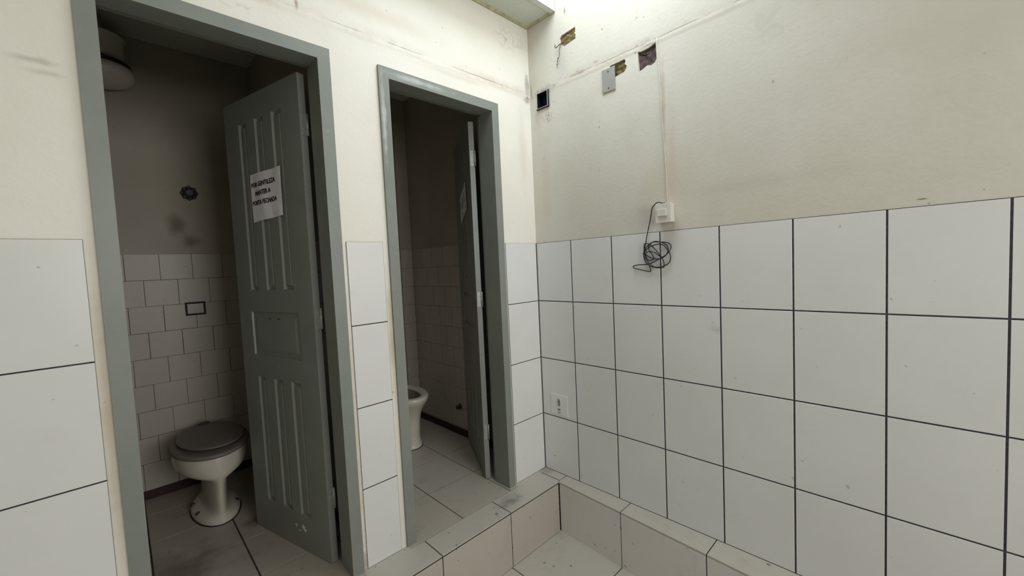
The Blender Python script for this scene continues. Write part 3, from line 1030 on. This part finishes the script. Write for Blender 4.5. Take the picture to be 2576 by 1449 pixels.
# ------------------------------------------------------------------ fittings of the left stall
root = tag(empty('ceiling_lamp', (-1.885, 1.40, SC)), 'unlit opal globe lamp under the ceiling of the left stall', 'lamp')
bm = bmesh.new()
lathe(bm, [(0.03, 0.0), (0.03, -0.105), (0.118, -0.110), (0.120, -0.118), (0.108, -0.124), (0.112, -0.20), (0.100, -0.235), (0.085, -0.24)], (0, 0, -0.001), 40)
link('lamp_base', bm, M['glass_globe'], root)
bm = bmesh.new()
lathe(bm, [(0.100, -0.242), (0.132, -0.252), (0.136, -0.262), (0.120, -0.268)], (0, 0, 0), 40)
tag(link('collar', bm, M['black'], root), 'dark collar')
bm = bmesh.new()
lathe(bm, [(0.120, -0.2685), (0.142, -0.278), (0.150, -0.300), (0.144, -0.325), (0.12, -0.348), (0.08, -0.362), (0.03, -0.369), (0.002, -0.370)], (0, 0, 0), 44)
link('globe', bm, M['glass_globe'], root)

root = tag(empty('flush_valve', (-1.527, BY, 1.858)), 'dark round flush valve stub high on the stall wall', 'valve')
bm = bmesh.new()
prof = [(0.040, 0.0), (0.041, -0.006), (0.030, -0.012), (0.022, -0.030), (0.018, -0.034)]
lathe(bm, prof, (0, 0, 0), 24, 1)
link('rosette', bm, M['screw'], root)
for k in range(8):
    a = 2 * PI * k / 8
    b = bmesh.new()
    lathe(b, [(0.010, 0), (0.010, -0.012), (0.005, -0.016)], (0.036 * math.cos(a), -0.002, 0.036 * math.sin(a)), 12, 1)
    link('lobe', b, M['screw'], root)

root = tag(empty('wall_box_opening', (-1.545, BY, 1.126)), 'small rectangular wall box with a thick black rim above the left toilet', 'wall box')
bm = bmesh.new()
w_, h_ = 0.052, 0.042
for a in ((-w_, w_, h_ - 0.011, h_), (-w_, w_, -h_, -h_ + 0.011), (-w_, -w_ + 0.011, -h_ + 0.011, h_ - 0.011), (w_ - 0.011, w_, -h_ + 0.011, h_ - 0.011)):
    box(bm, a[0], a[1], -0.006, -0.0002, a[2], a[3])
link('rim', bm, M['rim'], root)
bm = bmesh.new()
box(bm, -w_ + 0.011, w_ - 0.011, -0.0025, -0.0002, -h_ + 0.011, h_ - 0.011)
tag(link('cover', bm, M['stall_tile'], root), 'beige infill cover')

# pipe stub low on the right stall wall
root = tag(empty('pipe_stub', (-0.04, 0.838, 0.225)), 'black capped pipe stub low on the right stall wall', 'pipe')
bm = bmesh.new()
lathe(bm, [(0.019, 0), (0.020, -0.008), (0.015, -0.012), (0.015, -0.030), (0.011, -0.034)], (0, 0, 0), 20, 0)
link('pipe', bm, M['black'], root)
bm = bmesh.new()
lathe(bm, [(0.024, 0), (0.024, -0.003), (0.019, -0.004)], (0, 0, 0), 20, 0)
link('escutcheon', bm, M['screw'], root)

# ------------------------------------------------------------------ fittings of the right wall
# junction box in the corner
root = tag(empty('junction_box', (0.0, -0.100, 2.284)), 'open dark navy junction box set in the wall near the corner', 'junction box')
bm = bmesh.new()
box(bm, 0.050, 0.053, -0.041, 0.041, -0.045, 0.045)
for a in ((-0.042, 0.042, 0.0440, 0.0455), (-0.042, 0.042, -0.0455, -0.0440), (-0.0420, -0.0405, -0.044, 0.044), (0.0405, 0.0420, -0.044, 0.044)):
    box(bm, -0.001, 0.053, a[0], a[1], a[2], a[3])
link('box_shell', bm, M['navy'], root)
bm = bmesh.new()
for a in ((-0.050, 0.045, -0.052, -0.047), (-0.050, -0.0445, -0.047, 0.046)):
    box(bm, -0.008, 0.0015, a[0], a[1], a[2], a[3], 0, 0.001)
tag(link('box_flange', bm, M['black'], root), 'black outer flange')
bm = bmesh.new()
for a in ((-0.0445, 0.043, -0.0462, -0.0448), (-0.0445, -0.0434, -0.0448, 0.045)):
    box(bm, -0.010, 0.0015, a[0], a[1], a[2], a[3])
tag(link('box_lip', bm, M['white_pl'], root), 'thin white lip')

# loose wires hanging from the upper hole
root = tag(empty('loose_wires', (-0.002, -0.255, 2.54)), 'frayed red and brown wires hanging from the upper wall hole', 'wires')
bm = bmesh.new()
tube(bm, catmull([Vector(p) for p in ((0.03, -0.01, 0.02), (-0.004, -0.002, 0.004), (-0.010, 0.006, -0.03), (-0.008, 0.010, -0.060), (-0.008, 0.018, -0.072))], 6), 0.0017, 8)
tag(link('wire', bm, M['wire_red'], root), 'red wire')
bm = bmesh.new()
tube(bm, catmull([Vector(p) for p in ((-0.008, 0.017, -0.068), (-0.010, 0.020, -0.082), (-0.009, 0.026, -0.100), (-0.006, 0.031, -0.118))], 6), lambda t: 0.0028 - 0.0014 * t + 0.0008 * math.sin(t * 20), 8)
tag(link('wire', bm, M['wire_brown'], root), 'dark taped wire end')
bm = bmesh.new()
tube(bm, catmull([Vector(p) for p in ((0.03, 0.0, 0.03), (-0.004, 0.004, 0.004), (-0.012, 0.014, -0.006), (-0.014, 0.026, -0.012), (-0.012, 0.034, -0.004), (-0.012, 0.033, 0.010))], 6), 0.0023, 8)
tag(link('wire', bm, M['wire_brown'], root), 'curled brown wire end')
# black wire inside the brown hole
bm = bmesh.new()
tube(bm, catmull([Vector(p) for p in ((0.020, -0.722, 2.305), (0.012, -0.742, 2.298), (0.010, -0.765, 2.290), (0.022, -0.785, 2.296), (0.028, -0.80, 2.318))], 6), 0.003, 8)
tag(link('wire', bm, M['cable']), 'short black wire inside the brown square wall hole', 'wire')

# grey blank plate beside the ochre hole
root = tag(empty('blank_plate', (0.0, -0.5525, 2.241)), 'grey metal blank cover plate beside the ochre wall hole', 'cover plate')
bm = bmesh.new()
box(bm, -0.0035, 0.0028, -0.038, 0.038, -0.0585, 0.0585, 0, 0.0012)
link('plate', bm, M['grey_plate'], root)
for zz in (-0.042, 0.042):
    b = bmesh.new()
    lathe(b, [(0.0038, 0), (0.0034, -0.0015)], (-0.0034, 0, zz), 12, 0)
    link('screw', b, M['screw'], root)

# surface cable under paint, from the brown hole down to the switch
bm = bmesh.new()
P = [Vector((0.001 + 0.0006 * math.sin(z * 31), -0.818 - (2.343 - z) * 0.041 + 0.0015 * math.sin(z * 17), z)) for z in [2.342 - i * 0.026 for i in range(30)] + [1.564]]
tube(bm, P, 0.0029, 8)
tag(link('surface_cable', bm, M['paint_right']), 'painted-over cable running down the wall to the light switch', 'cable')

# light switch on its surface box
root = tag(empty('light_switch', (0.003, -0.845, 1.518)), 'white surface-mounted light switch above the tiles', 'switch')
bm = bmesh.new()
box(bm, -0.040, 0.0, -0.035, 0.034, -0.042, 0.042, 0, 0.003)
link('back_box', bm, M['white_pl'], root)
bm = bmesh.new()
box(bm, -0.0475, -0.040, -0.038, 0.037, -0.045, 0.045, 0, 0.002)
link('face_plate', bm, M['white_pl'], root)
bm = bmesh.new()
v = box(bm, -0.056, -0.047, -0.018, 0.024, -0.014, 0.017, 0, 0.0015)
link('rocker', bm, M['white_pl'], root)

# black cable coil hanging from the switch
CP = [(-0.8378, 1.5623), (-0.8176, 1.569), (-0.7968, 1.5641), (-0.7796, 1.5466), (-0.7681, 1.5163), (-0.7583, 1.4734), (-0.746, 1.4222), (-0.736, 1.3785), (-0.7262, 1.3465), (-0.7235, 1.3303), (-0.7336, 1.3012), (-0.7546, 1.276), (-0.7842, 1.2649), (-0.8134, 1.2621), (-0.8279, 1.2676), (-0.8286, 1.2933), (-0.8189, 1.3134), (-0.7948, 1.3425), (-0.7702, 1.3681), (-0.7534, 1.3813), (-0.7362, 1.3845), (-0.7314, 1.3706), (-0.7304, 1.3381), (-0.7384, 1.3132), (-0.7507, 1.2883), (-0.7842, 1.267), (-0.8177, 1.2679), (-0.8465, 1.2788), (-0.8591, 1.2998), (-0.8598, 1.3271), (-0.8483, 1.3472), (-0.8326, 1.3678), (-0.8082, 1.3754), (-0.7788, 1.3735), (-0.7528, 1.3611), (-0.7304, 1.3381), (-0.734, 1.3134), (-0.7553, 1.3003), (-0.777, 1.3114), (-0.7528, 1.3611), (-0.7793, 1.3894), (-0.8127, 1.387), (-0.8408, 1.3712), (-0.8504, 1.351), (-0.8479, 1.3316), (-0.8354, 1.3166), (-0.8104, 1.3059), (-0.7769, 1.3074), (-0.7473, 1.3209), (-0.7368, 1.3337), (-0.7523, 1.343), (-0.7778, 1.3395), (-0.8026, 1.3222), (-0.8189, 1.3134), (-0.8437, 1.324), (-0.8602, 1.3426), (-0.8647, 1.3618), (-0.8531, 1.3781), (-0.829, 1.3846), (-0.8044, 1.3864), (-0.775, 1.3878), (-0.7489, 1.3735), (-0.7331, 1.3542), (-0.7277, 1.3219), (-0.7378, 1.2929), (-0.7546, 1.276), (-0.7582, 1.2515), (-0.7537, 1.2455), (-0.7145, 1.2534), (-0.6743, 1.264), (-0.6663, 1.2714), (-0.6793, 1.2785), (-0.7154, 1.2806), (-0.7505, 1.2822), (-0.785, 1.295), (-0.8105, 1.3079)]
bm = bmesh.new()
n = len(CP)
P = []
for i, (y, z) in enumerate(CP):
    if i < 2: z += 0.004
    d = -0.008 - (0.004 + 0.004 * math.sin(i * 1.3)) * (1 if 8 < i < 66 else 0.4)
    if i < 4: d = (-0.030, -0.032, -0.028, -0.020)[i]
    P.append(Vector((d, y, z)))
P.insert(0, Vector((-0.020, -0.846, 1.5665)))
tube(bm, catmull(P, 5), 0.0024, 8)
tag(link('cable_coil', bm, M['cable']), 'loosely coiled thin black cable hanging from the light switch', 'cable')

# painted-over power outlet on the corner tile
root = tag(empty('power_outlet', (0.0, -0.136, 0.436)), 'painted-over power outlet plate low on the corner tile', 'outlet')
bm = bmesh.new()
box(bm, -0.0035, 0.0005, -0.064, 0.064, -0.062, 0.064, 0, 0.001)
link('plate', bm, M['painted_over'], root)
bm = bmesh.new()
box(bm, -0.0048, -0.0034, -0.014, 0.014, -0.052, 0.048, 0, 0.0006)
link('insert', bm, M['painted_over'], root)
bm = bmesh.new()
prism(bm, [(-0.009, -0.006), (0.009, -0.004), (0.012, 0.020), (0.010, 0.036), (0.002, 0.044), (-0.008, 0.034), (-0.011, 0.016)], 0, -0.0056, -0.0046)
link('socket_face', bm, M['mark'], root)
for zz, hh in ((-0.026, 0.006), (-0.044, 0.003)):
    b = bmesh.new()
    box(b, -0.0056, -0.0046, -0.010, 0.010, zz - hh, zz + hh)
    link('slot', b, M['mark'], root)
bm = bmesh.new()
for yy, zz in ((-0.003, 0.010), (0.003, 0.024), (-0.003, 0.027)):
    lathe(bm, [(0.0022, 0), (0.0022, -0.0005)], (-0.0056, yy, zz), 8, 0)
link('pin_hole', bm, M['screw'], root)
